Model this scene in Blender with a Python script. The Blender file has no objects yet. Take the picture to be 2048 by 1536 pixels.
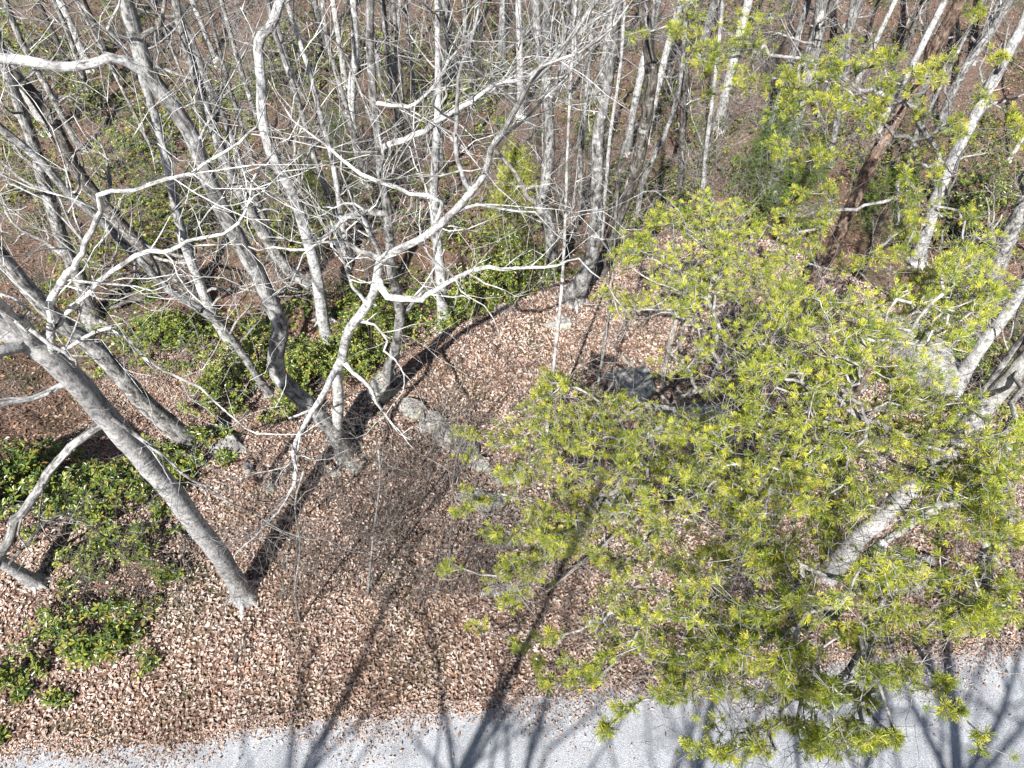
import bpy, bmesh, math, random
import numpy as np
from mathutils import Vector, noise as mnoise

# ------------------------------------------------------------------ camera, sky, sun, exposure
H = 10.5; PITCH = math.radians(53.3); F = 1422.0           # drone height (m), tilt below horizon, focal length in photo pixels
scene = bpy.context.scene
cam = bpy.data.cameras.new('camera'); cam.sensor_width = 36; cam.lens = F / 2048 * 36
cam.clip_start = 0.05; cam.clip_end = 2000
camo = bpy.data.objects.new('camera', cam); scene.collection.objects.link(camo)
camo.location = (0, 0, H); camo.rotation_euler = (math.pi / 2 - PITCH, 0, 0)
scene.camera = camo
SUN_EL = math.radians(47); SUN_AZ = math.radians(19)      # light travels away from the viewer and a little to the right
world = bpy.data.worlds.new('World'); scene.world = world; world.use_nodes = True
wn = world.node_tree.nodes; wl = world.node_tree.links; wn.clear()
sky = wn.new('ShaderNodeTexSky'); sky.sky_type = 'NISHITA'; sky.sun_disc = False
sky.sun_elevation = SUN_EL; sky.sun_rotation = math.pi + SUN_AZ
wb = wn.new('ShaderNodeBackground'); wb.inputs[1].default_value = 0.05
wo = wn.new('ShaderNodeOutputWorld'); wl.new(sky.outputs[0], wb.inputs[0]); wl.new(wb.outputs[0], wo.inputs[0])
sun = bpy.data.lights.new('sun', 'SUN'); sun.energy = 5.0; sun.angle = math.radians(0.53); sun.color = (1.0, 0.965, 0.92)
suno = bpy.data.objects.new('sun', sun); scene.collection.objects.link(suno)
sdir = Vector((math.sin(SUN_AZ) * math.cos(SUN_EL), math.cos(SUN_AZ) * math.cos(SUN_EL), -math.sin(SUN_EL)))
suno.rotation_euler = sdir.to_track_quat('-Z', 'Y').to_euler(); suno.location = (-5, -20, 30)
vs = scene.view_settings; vs.view_transform = 'Standard'; vs.look = 'None'; vs.gamma = 1; vs.exposure = 1.25
vs.use_curve_mapping = False
scene.cycles.max_bounces = 5; scene.cycles.diffuse_bounces = 3; scene.cycles.glossy_bounces = 2
scene.cycles.transmission_bounces = 2; scene.cycles.transparent_max_bounces = 4

rng = np.random.default_rng(7); R = random.Random(11)
COL = scene.collection

# ------------------------------------------------------------------ helpers
CP, SP = math.cos(PITCH), math.sin(PITCH)
def ray(px, py):
    a = (px - 1024) / F; b = (768 - py) / F
    return np.array([a, CP + b * SP, -SP + b * CP])        # unit depth along the optical axis
def project(p):
    x, y, z = p[0], p[1], p[2] - H
    d = y * CP - z * SP; u = y * SP + z * CP
    return 1024 + F * x / d, 768 - F * u / d, d

EDGE = np.array([(-400, 3), (-40, 3.2), (-12, 4.4), (-8, 5.2), (-5.1, 6.4), (-3.6, 7.0), (-2.4, 7.8), (-1.2, 9.0), (0.8, 10.1), (2.4, 11.4),
                 (4.5, 11.9), (6.5, 11.0), (7.7, 9.6), (8.1, 7.6), (10, 6.6), (14, 6.6), (40, 9), (400, 9)])
def vnoise(x, y):
    return (np.sin(x * 1.31 + 1.7 * np.sin(y * .71)) * np.cos(y * 1.13 + 1.3 * np.sin(x * .83))
            + .5 * np.sin(x * 2.9 + 2.1 + np.sin(y * 1.9)) * np.cos(y * 2.7 - x * .6)
            + .25 * np.sin(x * 6.1 + y * 2.3) * np.cos(y * 5.7 - 1.2 * x))
def road_edge(x):
    return 2.36 + .107 * x + .05 * np.sin(x * 1.7) + .03 * np.sin(x * 4.9 + 1)
def height(x, y):
    x = np.asarray(x, float); y = np.asarray(y, float)
    shp = np.broadcast(x, y).shape
    x = np.broadcast_to(x, shp).ravel(); y = np.broadcast_to(y, shp).ravel()
    d = np.full(x.shape, 1e9)
    for (ax, ay), (bx, by) in zip(EDGE[:-1], EDGE[1:]):
        t = np.clip(((x - ax) * (bx - ax) + (y - ay) * (by - ay)) / ((bx - ax) ** 2 + (by - ay) ** 2), 0, 1)
        d = np.minimum(d, np.hypot(x - ax - t * (bx - ax), y - ay - t * (by - ay)))
    s = np.where(y > np.interp(x, EDGE[:, 0], EDGE[:, 1]), d, -d)
    so = np.maximum(s, 0)
    n = vnoise(x, y)
    z = -5.2 * (1 - np.exp(-so / 2.4)) + .22 * n * np.clip(so / 3, 0, 1)
    re = road_edge(x)
    inn = np.clip((y - re - .15) / 2.5, 0, 1) * (s <= 0) + (s > 0)
    z = z + inn * (.10 * n + .18) * np.exp(-so / 3)
    z = z + np.maximum(y - 24, 0) * .13 + np.maximum(y - 45, 0) * .16
    back = np.maximum((re - 5.6) - y, 0)
    z = z + .28 * back * (back < 40) + .28 * 40 * (back >= 40) + np.where(back > 0.5, .1 * n, 0)
    z = np.minimum(z, 40)
    return z.reshape(shp)
HG0X, HG0Y, HGS = -90.0, -14.0, .15
HG = height(*np.meshgrid(HG0X + HGS * np.arange(1201), HG0Y + HGS * np.arange(1000))).tolist()
def hz(x, y):
    fx = (x - HG0X) / HGS; fy = (y - HG0Y) / HGS; i = int(fx); j = int(fy)
    if i < 0 or j < 0 or i >= 1200 or j >= 999: return float(height(x, y))
    fx -= i; fy -= j; a = HG[j]; b = HG[j + 1]
    return (a[i] * (1 - fx) + a[i + 1] * fx) * (1 - fy) + (b[i] * (1 - fx) + b[i + 1] * fx) * fy
def ground_hit(px, py):
    r = ray(px, py); t = 4.0
    while t < 200:
        p = r * t
        if H + p[2] < hz(p[0], p[1]):
            lo, hi = t - .25, t
            for _ in range(12):
                m = (lo + hi) / 2; q = r * m
                if H + q[2] < hz(q[0], q[1]): hi = m
                else: lo = m
            q = r * hi
            return np.array([q[0], q[1], H + q[2]])
        t += .25
    return np.array([r[0] * 60, r[1] * 60, H + r[2] * 60])
def on_plane(px, py, Y):
    r = ray(px, py); t = Y / r[1]
    return np.array([r[0] * t, Y, H + r[2] * t]), t
def at_depth(px, py, d):
    r = ray(px, py) * d
    return np.array([r[0], r[1], H + r[2]])

class MB:
    def __init__(s): s.v = []; s.q = []; s.t = []; s.uvq = []; s.uvt = []; s.n = 0
    def quads(s, v, q, uv=None):
        s.v.append(v); s.q.append(q + s.n); s.uvq.append(np.zeros((len(q), 4, 2)) if uv is None else uv); s.n += len(v)
    def tris(s, v, t, uv=None):
        s.v.append(v); s.t.append(t + s.n); s.uvt.append(np.zeros((len(t), 3, 2)) if uv is None else uv); s.n += len(v)
    def tube(s, pts, rad, sides=6, rough=0.0, cap=False):
        P = np.asarray(pts, float); n = len(P); rad = np.asarray(rad, float)
        T = np.gradient(P, axis=0); T /= np.linalg.norm(T, axis=1)[:, None] + 1e-9
        a = np.array([0, 0, 1.0]) if abs(T[0, 2]) < .8 else np.array([1.0, 0, 0])
        u = np.cross(T[0], a); u /= np.linalg.norm(u)
        U = np.empty((n, 3)); U[0] = u
        for i in range(1, n):
            u = u - T[i] * np.dot(u, T[i]); u /= np.linalg.norm(u) + 1e-9; U[i] = u
        W = np.cross(T, U)
        ang = np.arange(sides) * 2 * math.pi / sides
        rr = np.repeat(rad[:, None], sides, 1)
        if rough:
            lob = 1 + rough * (np.sin(2 * ang + rng.random() * 6)[None, :] * .6 + .4 * np.sin(3 * ang + rng.random() * 6)[None, :])
            rr = rr * lob * (1 + rough * .35 * rng.standard_normal((n, sides)))
        V = P[:, None, :] + rr[:, :, None] * (np.cos(ang)[None, :, None] * U[:, None, :] + np.sin(ang)[None, :, None] * W[:, None, :])
        V = V.reshape(-1, 3)
        i = np.arange(n - 1)[:, None] * sides; k = np.arange(sides)[None, :]; k1 = (k + 1) % sides
        Q = np.stack([i + k, i + k1, i + sides + k1, i + sides + k], -1).reshape(-1, 4)
        L = np.concatenate([[0], np.cumsum(np.linalg.norm(np.diff(P, axis=0), axis=1))]) + rng.random() * 50
        c = 2 * math.pi * float(rad.mean()) / sides
        uv = np.empty((n - 1, sides, 4, 2))
        uv[:, :, 0, 0] = uv[:, :, 3, 0] = (np.arange(sides) * c)[None, :]
        uv[:, :, 1, 0] = uv[:, :, 2, 0] = ((np.arange(sides) + 1) * c)[None, :]
        uv[:, :, 0, 1] = uv[:, :, 1, 1] = L[:-1, None]; uv[:, :, 2, 1] = uv[:, :, 3, 1] = L[1:, None]
        s.quads(V, Q, uv.reshape(-1, 4, 2))
        if cap:
            s.v.append(P[-1:] + T[-1:] * rad[-1] * .3); c0 = s.n; s.n += 1
            b = c0 - sides
            tt = np.stack([b + np.arange(sides), b + (np.arange(sides) + 1) % sides, np.full(sides, c0)], -1)
            s.t.append(tt); s.uvt.append(np.zeros((sides, 3, 2)))
    def build(s, name, mat, parent=None, smooth=True):
        me = bpy.data.meshes.new(name)
        if s.n:
            V = np.concatenate(s.v).astype(np.float32)
            if parent is not None: V = V - np.array(parent.get('_o', (0, 0, 0)), np.float32)
            Q = np.concatenate(s.q) if s.q else np.zeros((0, 4), int); T = np.concatenate(s.t) if s.t else np.zeros((0, 3), int)
            me.vertices.add(len(V)); me.vertices.foreach_set('co', V.ravel())
            li = np.concatenate([Q.ravel(), T.ravel()]).astype(np.int32)
            me.loops.add(len(li)); me.loops.foreach_set('vertex_index', li)
            tot = np.concatenate([np.full(len(Q), 4), np.full(len(T), 3)]).astype(np.int32)
            me.polygons.add(len(tot)); me.polygons.foreach_set('loop_start', np.concatenate([[0], np.cumsum(tot)[:-1]]).astype(np.int32))
            me.polygons.foreach_set('loop_total', tot)
            me.polygons.foreach_set('use_smooth', np.full(len(tot), smooth))
            uvl = me.uv_layers.new(name='UVMap')
            uv = np.concatenate([np.concatenate(s.uvq).reshape(-1, 2) if s.uvq else np.zeros((0, 2)),
                                 np.concatenate(s.uvt).reshape(-1, 2) if s.uvt else np.zeros((0, 2))]).astype(np.float32)
            uvl.data.foreach_set('uv', uv.ravel())
            me.update(calc_edges=True)
        me.materials.append(mat)
        o = bpy.data.objects.new(name, me); COL.objects.link(o)
        if parent is not None: o.parent = parent
        return o
def empty(name, loc, label, cat, group=None):
    o = bpy.data.objects.new(name, None); COL.objects.link(o); o.empty_display_size = .2
    o.location = [float(c) for c in loc]; o['_o'] = [float(c) for c in loc]
    o['label'] = label; o['category'] = cat
    if group: o['group'] = group
    return o
def tag(o, label, cat, group=None, kind=None):
    o['label'] = label; o['category'] = cat
    if group: o['group'] = group
    if kind: o['kind'] = kind
    return o
def resample(pts, step):
    P = np.asarray(pts, float)
    if len(P) < 2: return P
    # Catmull-Rom through the traced points
    E = np.vstack([2 * P[0] - P[1], P, 2 * P[-1] - P[-2]]); out = []
    for i in range(1, len(E) - 2):
        L = np.linalg.norm(E[i + 1][:3] - E[i][:3]); m = max(1, int(round(L / step)))
        for j in range(m):
            t = j / m
            out.append(.5 * (2 * E[i] + (E[i + 1] - E[i - 1]) * t + (2 * E[i - 1] - 5 * E[i] + 4 * E[i + 1] - E[i + 2]) * t ** 2
                             + (-E[i - 1] + 3 * E[i] - 3 * E[i + 1] + E[i + 2]) * t ** 3))
    out.append(E[-2])
    return np.array(out)

# ------------------------------------------------------------------ materials
def newmat(name):
    m = bpy.data.materials.new(name); m.use_nodes = True
    nt = m.node_tree; b = nt.nodes['Principled BSDF']
    return m, nt, b
def N(nt, t, **kw):
    n = nt.nodes.new(t)
    for k, v in kw.items(): setattr(n, k, v)
    return n
def ramp(nt, stops, interp='LINEAR'):
    r = N(nt, 'ShaderNodeValToRGB'); e = r.color_ramp.elements; r.color_ramp.interpolation = interp
    while len(e) < len(stops): e.new(.5)
    for k, (p, c) in enumerate(stops):
        e[k].position = p; e[k].color = (*c, 1)
    return r
def noise_tex(nt, vec, scale, detail=4, rough=.6):
    n = N(nt, 'ShaderNodeTexNoise'); n.inputs['Scale'].default_value = scale; n.inputs['Detail'].default_value = detail
    n.inputs['Roughness'].default_value = rough
    if vec is not None: nt.links.new(vec, n.inputs['Vector'])
    return n
def mix(nt, fac, a, b, mode='MIX'):
    m = N(nt, 'ShaderNodeMix', data_type='RGBA', blend_type=mode)
    for s, v in ((m.inputs[0], fac), (m.inputs[6], a), (m.inputs[7], b)):
        if isinstance(v, (int, float)): s.default_value = v
        elif isinstance(v, tuple): s.default_value = (*v, 1)
        else: nt.links.new(v, s)
    return m.outputs[2]
def bark(name, dark, mid, light, lichen=.5, lich_col=(.52, .54, .5), vs_=.2, scale=20, bump=1.0):
    m, nt, b = newmat(name)
    uv = N(nt, 'ShaderNodeUVMap'); tc = N(nt, 'ShaderNodeTexCoord')
    mp = N(nt, 'ShaderNodeMapping'); mp.inputs['Scale'].default_value = (1, vs_, 1); nt.links.new(uv.outputs[0], mp.inputs[0])
    n1 = noise_tex(nt, mp.outputs[0], scale, 5, .65)
    r1 = ramp(nt, [(.38, dark), (.49, mid), (.62, light)]); nt.links.new(n1.outputs[0], r1.inputs[0])
    n2 = noise_tex(nt, tc.outputs['Object'], 5.5, 6, .7)
    r2 = ramp(nt, [(.62 - .22 * lichen, (0, 0, 0)), (.74 - .18 * lichen, (1, 1, 1))]); nt.links.new(n2.outputs[0], r2.inputs[0])
    c = mix(nt, r2.outputs[0], r1.outputs[0], lich_col)
    n3 = noise_tex(nt, tc.outputs['Object'], 1.3, 3, .5)
    r3 = ramp(nt, [(.3, (.55, .55, .55)), (.7, (1.12, 1.12, 1.12))]); nt.links.new(n3.outputs[0], r3.inputs[0])
    n5 = noise_tex(nt, tc.outputs['Object'], 17, 4, .7); r5 = ramp(nt, [(.40, (.42, .42, .42)), (.52, (1, 1, 1))]); nt.links.new(n5.outputs[0], r5.inputs[0])
    c = mix(nt, .8, c, r5.outputs[0], 'MULTIPLY')
    c = mix(nt, 1.0, c, r3.outputs[0], 'MULTIPLY')
    oi = N(nt, 'ShaderNodeObjectInfo'); r4 = ramp(nt, [(0, (.82, .82, .83)), (1, (1.12, 1.1, 1.07))]); nt.links.new(oi.outputs['Random'], r4.inputs[0])
    c = mix(nt, 1.0, c, r4.outputs[0], 'MULTIPLY')
    nt.links.new(c, b.inputs['Base Color']); b.inputs['Roughness'].default_value = .9
    b.inputs['Specular IOR Level'].default_value = .2
    bp = N(nt, 'ShaderNodeBump'); bp.inputs['Strength'].default_value = bump; bp.inputs['Distance'].default_value = .03
    nt.links.new(n1.outputs[0], bp.inputs['Height']); nt.links.new(bp.outputs[0], b.inputs['Normal'])
    return m
M = {}
M['grey'] = bark('bark_grey', (.05, .049, .048), (.22, .217, .212), (.44, .438, .432), .5, (.58, .59, .58))
M['pale'] = bark('bark_pale', (.12, .119, .118), (.40, .398, .396), (.62, .618, .615), .9, (.74, .75, .74))
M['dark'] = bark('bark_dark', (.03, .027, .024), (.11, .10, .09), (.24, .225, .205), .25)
M['smooth'] = bark('bark_smooth', (.26, .258, .256), (.39, .388, .386), (.50, .498, .495), .6, (.56, .56, .54), .45, 55, .5)
M['pine_bark'] = bark('bark_pine', (.05, .034, .026), (.21, .145, .112), (.37, .28, .222), .25, (.3, .27, .22), .4, 22, 1.0)
M['twig'] = bark('bark_twig', (.12, .115, .11), (.29, .28, .268), (.46, .45, .438), .45, (.56, .56, .545), .5, 40, .2)
M['brush'] = bark('bark_brush', (.09, .075, .064), (.185, .16, .142), (.31, .28, .258), .2, (.4, .385, .36), .5, 40, .2)
M['dead'] = bark('bark_dead', (.16, .14, .12), (.36, .33, .29), (.55, .52, .47), .3, (.5, .5, .46), .15, 40, .5)

def leafmat(name, stops, rough=.5, trans=.25, tcol=(.3, .35, .03), spec=.4, uvrand=False):
    m, nt, b = newmat(name)
    r = ramp(nt, stops)
    if uvrand:
        uv = N(nt, 'ShaderNodeUVMap'); sx = N(nt, 'ShaderNodeSeparateXYZ'); nt.links.new(uv.outputs[0], sx.inputs[0])
        g = N(nt, 'ShaderNodeNewGeometry'); ma = N(nt, 'ShaderNodeMath', operation='MULTIPLY_ADD')
        ma.inputs[1].default_value = .35; nt.links.new(g.outputs['Random Per Island'], ma.inputs[0])
        mb_ = N(nt, 'ShaderNodeMath', operation='MULTIPLY'); mb_.inputs[1].default_value = .65; nt.links.new(sx.outputs[0], mb_.inputs[0])
        nt.links.new(mb_.outputs[0], ma.inputs[2]); nt.links.new(ma.outputs[0], r.inputs[0])
    else:
        g = N(nt, 'ShaderNodeNewGeometry'); nt.links.new(g.outputs['Random Per Island'], r.inputs[0])
    nt.links.new(r.outputs[0], b.inputs['Base Color']); b.inputs['Roughness'].default_value = rough
    b.inputs['Specular IOR Level'].default_value = spec
    if trans > 0:
        out = nt.nodes['Material Output']; tr = N(nt, 'ShaderNodeBsdfTranslucent'); nt.links.new(r.outputs[0], tr.inputs[0])
        mx = N(nt, 'ShaderNodeMixShader'); mx.inputs[0].default_value = trans
        nt.links.new(b.outputs[0], mx.inputs[1]); nt.links.new(tr.outputs[0], mx.inputs[2]); nt.links.new(mx.outputs[0], out.inputs[0])
    return m
M['needles'] = leafmat('pine_needles', [(0, (.07, .12, .02)), (.25, (.18, .24, .032)), (.55, (.38, .43, .055)), (.85, (.62, .60, .08)), (1, (.62, .48, .10))], .45, .3, uvrand=True)
M['needles_green'] = leafmat('conifer_needles', [(0, (.035, .075, .012)), (.5, (.085, .15, .022)), (1, (.20, .26, .035))], .5, .3, uvrand=True)
M['laurel'] = leafmat('laurel_leaves', [(0, (.03, .055, .012)), (.35, (.06, .10, .02)), (.65, (.15, .20, .032)), (.9, (.30, .31, .05)), (1, (.28, .17, .04))], .34, .2, spec=.6)
M['litter_far'] = leafmat('darker_leaf_litter', [(0, (.06, .04, .03)), (.4, (.17, .105, .075)), (.75, (.29, .18, .125)), (1, (.37, .27, .21))], .65, .1, spec=.3)  # darker, browner leaf colours for the hollow than on the knoll
M['litter'] = leafmat('leaf_litter', [(0, (.16, .11, .086)), (.2, (.28, .19, .148)), (.42, (.39, .285, .23)), (.5, (.45, .27, .18)), (.58, (.45, .355, .30)), (.8, (.51, .43, .375)), (1, (.58, .515, .465))], .65, .1, spec=.3)
nt = M['litter'].node_tree; rr_ = [n for n in nt.nodes if n.type == 'VALTORGB'][0]; tc = N(nt, 'ShaderNodeTexCoord')
n1 = noise_tex(nt, tc.outputs['Object'], .55, 4, .6); r1 = ramp(nt, [(.32, (.68, .63, .58)), (.48, (.97, .95, .94)), (.65, (1.12, 1.12, 1.12))]); nt.links.new(n1.outputs[0], r1.inputs[0])
cc = mix(nt, 1.0, rr_.outputs[0], r1.outputs[0], 'MULTIPLY')
for n in nt.nodes:
    if n.type == 'BSDF_PRINCIPLED': nt.links.new(cc, n.inputs['Base Color'])
    if n.type == 'BSDF_TRANSLUCENT': nt.links.new(cc, n.inputs[0])

m, nt, b = newmat('forest_floor'); tc = N(nt, 'ShaderNodeTexCoord')
n1 = noise_tex(nt, tc.outputs['Object'], 22, 6, .75); r1 = ramp(nt, [(.3, (.03, .02, .015)), (.5, (.125, .082, .06)), (.66, (.25, .175, .132))]); nt.links.new(n1.outputs[0], r1.inputs[0])
vo = N(nt, 'ShaderNodeTexVoronoi'); vo.inputs['Scale'].default_value = 14; nt.links.new(tc.outputs['Object'], vo.inputs['Vector'])
r2 = ramp(nt, [(0, (.45, .42, .4)), (1, (1.25, 1.1, 1.0))]); nt.links.new(vo.outputs['Color'], r2.inputs[0])
c = mix(nt, .8, r1.outputs[0], r2.outputs[0], 'MULTIPLY')
n2 = noise_tex(nt, tc.outputs['Object'], .9, 3, .5); r3 = ramp(nt, [(.48, (0, 0, 0)), (.66, (1, 1, 1))]); nt.links.new(n2.outputs[0], r3.inputs[0])
c = mix(nt, r3.outputs[0], c, (.055, .05, .022))
nt.links.new(c, b.inputs['Base Color']); b.inputs['Roughness'].default_value = .95
bp = N(nt, 'ShaderNodeBump'); bp.inputs['Strength'].default_value = .9; bp.inputs['Distance'].default_value = .04
nt.links.new(vo.outputs['Distance'], bp.inputs['Height']); nt.links.new(bp.outputs[0], b.inputs['Normal']); M['floor'] = m

m, nt, b = newmat('gravel_road'); tc = N(nt, 'ShaderNodeTexCoord')
vo = N(nt, 'ShaderNodeTexVoronoi'); vo.inputs['Scale'].default_value = 65; nt.links.new(tc.outputs['Object'], vo.inputs['Vector'])
r1 = ramp(nt, [(0, (.20, .208, .22)), (.5, (.29, .302, .32)), (1, (.385, .40, .42))]); nt.links.new(vo.outputs['Color'], r1.inputs[0])
n1 = noise_tex(nt, tc.outputs['Object'], 1.2, 5, .6); r2 = ramp(nt, [(.3, (.72, .72, .73)), (.7, (1.12, 1.12, 1.12))]); nt.links.new(n1.outputs[0], r2.inputs[0])
c = mix(nt, 1.0, r1.outputs[0], r2.outputs[0], 'MULTIPLY')
nt.links.new(c, b.inputs['Base Color']); b.inputs['Roughness'].default_value = .9
bp = N(nt, 'ShaderNodeBump'); bp.inputs['Strength'].default_value = .7; bp.inputs['Distance'].default_value = .012
nt.links.new(vo.outputs['Distance'], bp.inputs['Height']); nt.links.new(bp.outputs[0], b.inputs['Normal']); M['road'] = m

m, nt, b = newmat('lichened_rock'); tc = N(nt, 'ShaderNodeTexCoord')
n1 = noise_tex(nt, tc.outputs['Object'], 13, 8, .78); r1 = ramp(nt, [(.36, (.06, .058, .052)), (.5, (.26, .255, .24)), (.64, (.50, .49, .46))]); nt.links.new(n1.outputs[0], r1.inputs[0])
n2 = noise_tex(nt, tc.outputs['Object'], 3.2, 5, .7); r2 = ramp(nt, [(.5, (0, 0, 0)), (.6, (1, 1, 1))]); nt.links.new(n2.outputs[0], r2.inputs[0])
n3 = noise_tex(nt, tc.outputs['Object'], 2.1, 6, .7); r3 = ramp(nt, [(.55, (0, 0, 0)), (.68, (.85, .85, .85))]); nt.links.new(n3.outputs[0], r3.inputs[0])
c = mix(nt, r2.outputs[0], r1.outputs[0], (.42, .43, .37)); c = mix(nt, r3.outputs[0], c, (.10, .095, .03))
nt.links.new(c, b.inputs['Base Color']); b.inputs['Roughness'].default_value = .92
bp = N(nt, 'ShaderNodeBump'); bp.inputs['Strength'].default_value = .9; bp.inputs['Distance'].default_value = .05
nt.links.new(n1.outputs[0], bp.inputs['Height']); nt.links.new(bp.outputs[0], b.inputs['Normal']); M['rock'] = m

# ------------------------------------------------------------------ setting: ground and road
def axis(fine0, fine1, step, lo, hi):
    a = list(np.arange(fine0, fine1, step)); s = step
    while a[-1] < hi: s *= 1.12; a.append(a[-1] + s)
    s = step; b_ = []
    x = fine0
    while x > lo: s *= 1.12; x -= s; b_.append(x)
    return np.array(b_[::-1] + a)
gx = axis(-13, 13, .19, -300, 300); gy = axis(1, 16, .19, -200, 420)
X, Y = np.meshgrid(gx, gy); Z = height(X, Y)
ny, nx = X.shape; idx = np.arange(ny * nx).reshape(ny, nx)
g = MB(); g.quads(np.stack([X, Y, Z], -1).reshape(-1, 3), np.stack([idx[:-1, :-1], idx[:-1, 1:], idx[1:, 1:], idx[1:, :-1]], -1).reshape(-1, 4))
o = g.build('ground', M['floor']); o['kind'] = 'structure'; o['label'] = 'leaf covered forest floor dropping from a rocky knoll'
rx = np.concatenate([np.arange(-200, -12, 4.0), np.arange(-12, 12, .12), np.arange(12, 204, 4.0)])
ea = road_edge(rx) + .035 * rng.standard_normal(len(rx)); eb = road_edge(rx) - 5.3
rows = [eb + (ea - eb) * t for t in (0, .25, .5, .75, 1)]
V = np.concatenate([np.stack([rx, r_, np.full_like(rx, .014) + .03 * math.sin(math.pi * t)], -1) for r_, t in zip(rows, (0, .25, .5, .75, 1))])
n = len(rx); idx = np.arange(5 * n).reshape(5, n)
g = MB(); g.quads(V, np.stack([idx[:-1, :-1], idx[:-1, 1:], idx[1:, 1:], idx[1:, :-1]], -1).reshape(-1, 4))
o = g.build('road', M['road']); o['kind'] = 'structure'; o['label'] = 'pale grey gravelled road along the bottom edge'

# ------------------------------------------------------------------ leaf litter
def scatter_leaves(mb, x, y, smin, smax, lift=.015, tilt=.45):
    zc = height(x, y) - H; dd_ = y * CP - zc * SP; uu_ = y * SP + zc * CP          # leave out what lies far outside the view
    ok = (np.abs(x / dd_) < 1324 / F) & (np.abs(uu_ / dd_) < 1000 / F); x = x[ok]; y = y[ok]
    n = len(x); z = height(x, y); e = .06
    nxv = -(height(x + e, y) - z) / e; nyv = -(height(x, y + e) - z) / e
    nrm = np.stack([nxv, nyv, np.ones(n)], -1) + tilt * rng.standard_normal((n, 3)) * np.array([1, 1, .2])
    nrm /= np.linalg.norm(nrm, axis=1)[:, None]
    a = rng.standard_normal((n, 3)); a -= nrm * (a * nrm).sum(1)[:, None]; a /= np.linalg.norm(a, axis=1)[:, None]
    bvec = np.cross(nrm, a)
    L = smin + (smax - smin) * rng.random(n) ** 1.6; W = L * (.3 + .34 * rng.random(n))
    c = np.stack([x, y, z + lift + .035 * rng.random(n)], -1); k = (.25 * rng.standard_normal(n) + .12) * W; bend = .3 * rng.standard_normal(n) * L
    p0 = c - a * (L / 2)[:, None]; p2 = c + a * (L / 2)[:, None] + nrm * (bend * .5)[:, None]; o_ = (L * (.2 * rng.random(n) - .1))[:, None]
    p1 = c + a * o_ + bvec * (W / 2)[:, None] + nrm * k[:, None]; p3 = c + a * o_ - bvec * (W / 2)[:, None] + nrm * k[:, None]
    i = np.arange(n)[:, None] * 4
    mb.tris(np.stack([p0, p1, p2, p3], 1).reshape(-1, 3), np.concatenate([i + np.array([0, 2, 1]), i + np.array([0, 3, 2])]))
mb = MB()
n = 300000; x = rng.uniform(-11, 11.5, n); y = rng.uniform(1.6, 13, n)
keep = y > road_edge(x) + .16 * rng.standard_normal(n) + .04; scatter_leaves(mb, x[keep], y[keep], .03, .085, tilt=.42)
n = 16000; x = rng.uniform(-9, 9, n); y = road_edge(x) + .15 - np.abs(rng.standard_normal(n)) * (.26 + .12 * np.sin(x * 2.3)); scatter_leaves(mb, x, y, .015, .055, .03, .25)
n = 350; x = rng.uniform(-9, 9, n); y = road_edge(x) - rng.random(n) * 2; scatter_leaves(mb, x, y, .02, .06, .035, .25)
o = mb.build('leaf_litter', M['litter'], smooth=False); tag(o, 'fallen brown oak leaves carpeting the knoll and road edge', 'leaf litter', kind='stuff'); mb = MB()
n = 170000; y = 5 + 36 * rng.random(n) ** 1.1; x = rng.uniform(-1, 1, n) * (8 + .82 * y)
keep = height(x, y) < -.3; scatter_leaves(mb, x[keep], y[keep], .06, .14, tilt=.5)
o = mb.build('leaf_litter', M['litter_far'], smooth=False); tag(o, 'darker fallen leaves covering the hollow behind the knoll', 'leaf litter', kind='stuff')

# ------------------------------------------------------------------ bare branches
def rot_about(v, k, a):
    return v * math.cos(a) + np.cross(k, v) * math.sin(a) + k * np.dot(k, v) * (1 - math.cos(a))
def unit(v): return v / (np.linalg.norm(v) + 1e-9)
CAMP = np.array([0, 0, H])
def grow(mb, p, d, L, r, lvl, up=.12, wig=.24, dens=2.2, rmin=.0028, sides=5, kids=True, coarse=False):
    seg = max(3, min(9, int(L / (.17 if not coarse else .3)))); st = L / seg
    pts = [p]; q = p.copy(); dd = unit(d)
    for _ in range(seg):
        dd = unit(dd + wig * rng.standard_normal(3) * (2.1 if R.random() < .2 else 1.0) + np.array([0, 0, up])); q = q + dd * st; pts.append(q)
    if min(np.linalg.norm(q - CAMP), np.linalg.norm(pts[seg // 2] - CAMP)) < 2.6: return
    rad = np.maximum(r * (1 - .8 * np.arange(seg + 1) / seg), rmin * .7)
    mb.tube(pts, rad, sides if r > .012 else (4 if r > .006 and not coarse else 3))
    if lvl <= 0 or not kids: return
    for _ in range(max(1, int(L * dens + rng.random()))):
        t = .22 + .76 * rng.random(); j = min(seg - 1, int(t * seg)); b0 = pts[j] + (pts[j + 1] - pts[j]) * (t * seg - j)
        ax = unit(pts[j + 1] - pts[j]); kx = unit(np.cross(ax, rng.standard_normal(3)))
        grow(mb, b0, rot_about(ax, kx, math.radians(R.uniform(28, 68))), L * R.uniform(.32, .62), max(rad[j] * R.uniform(.4, .65), rmin), lvl - 1, up, wig * 1.1, dens * 1.35, rmin, sides, True, coarse)

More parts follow.
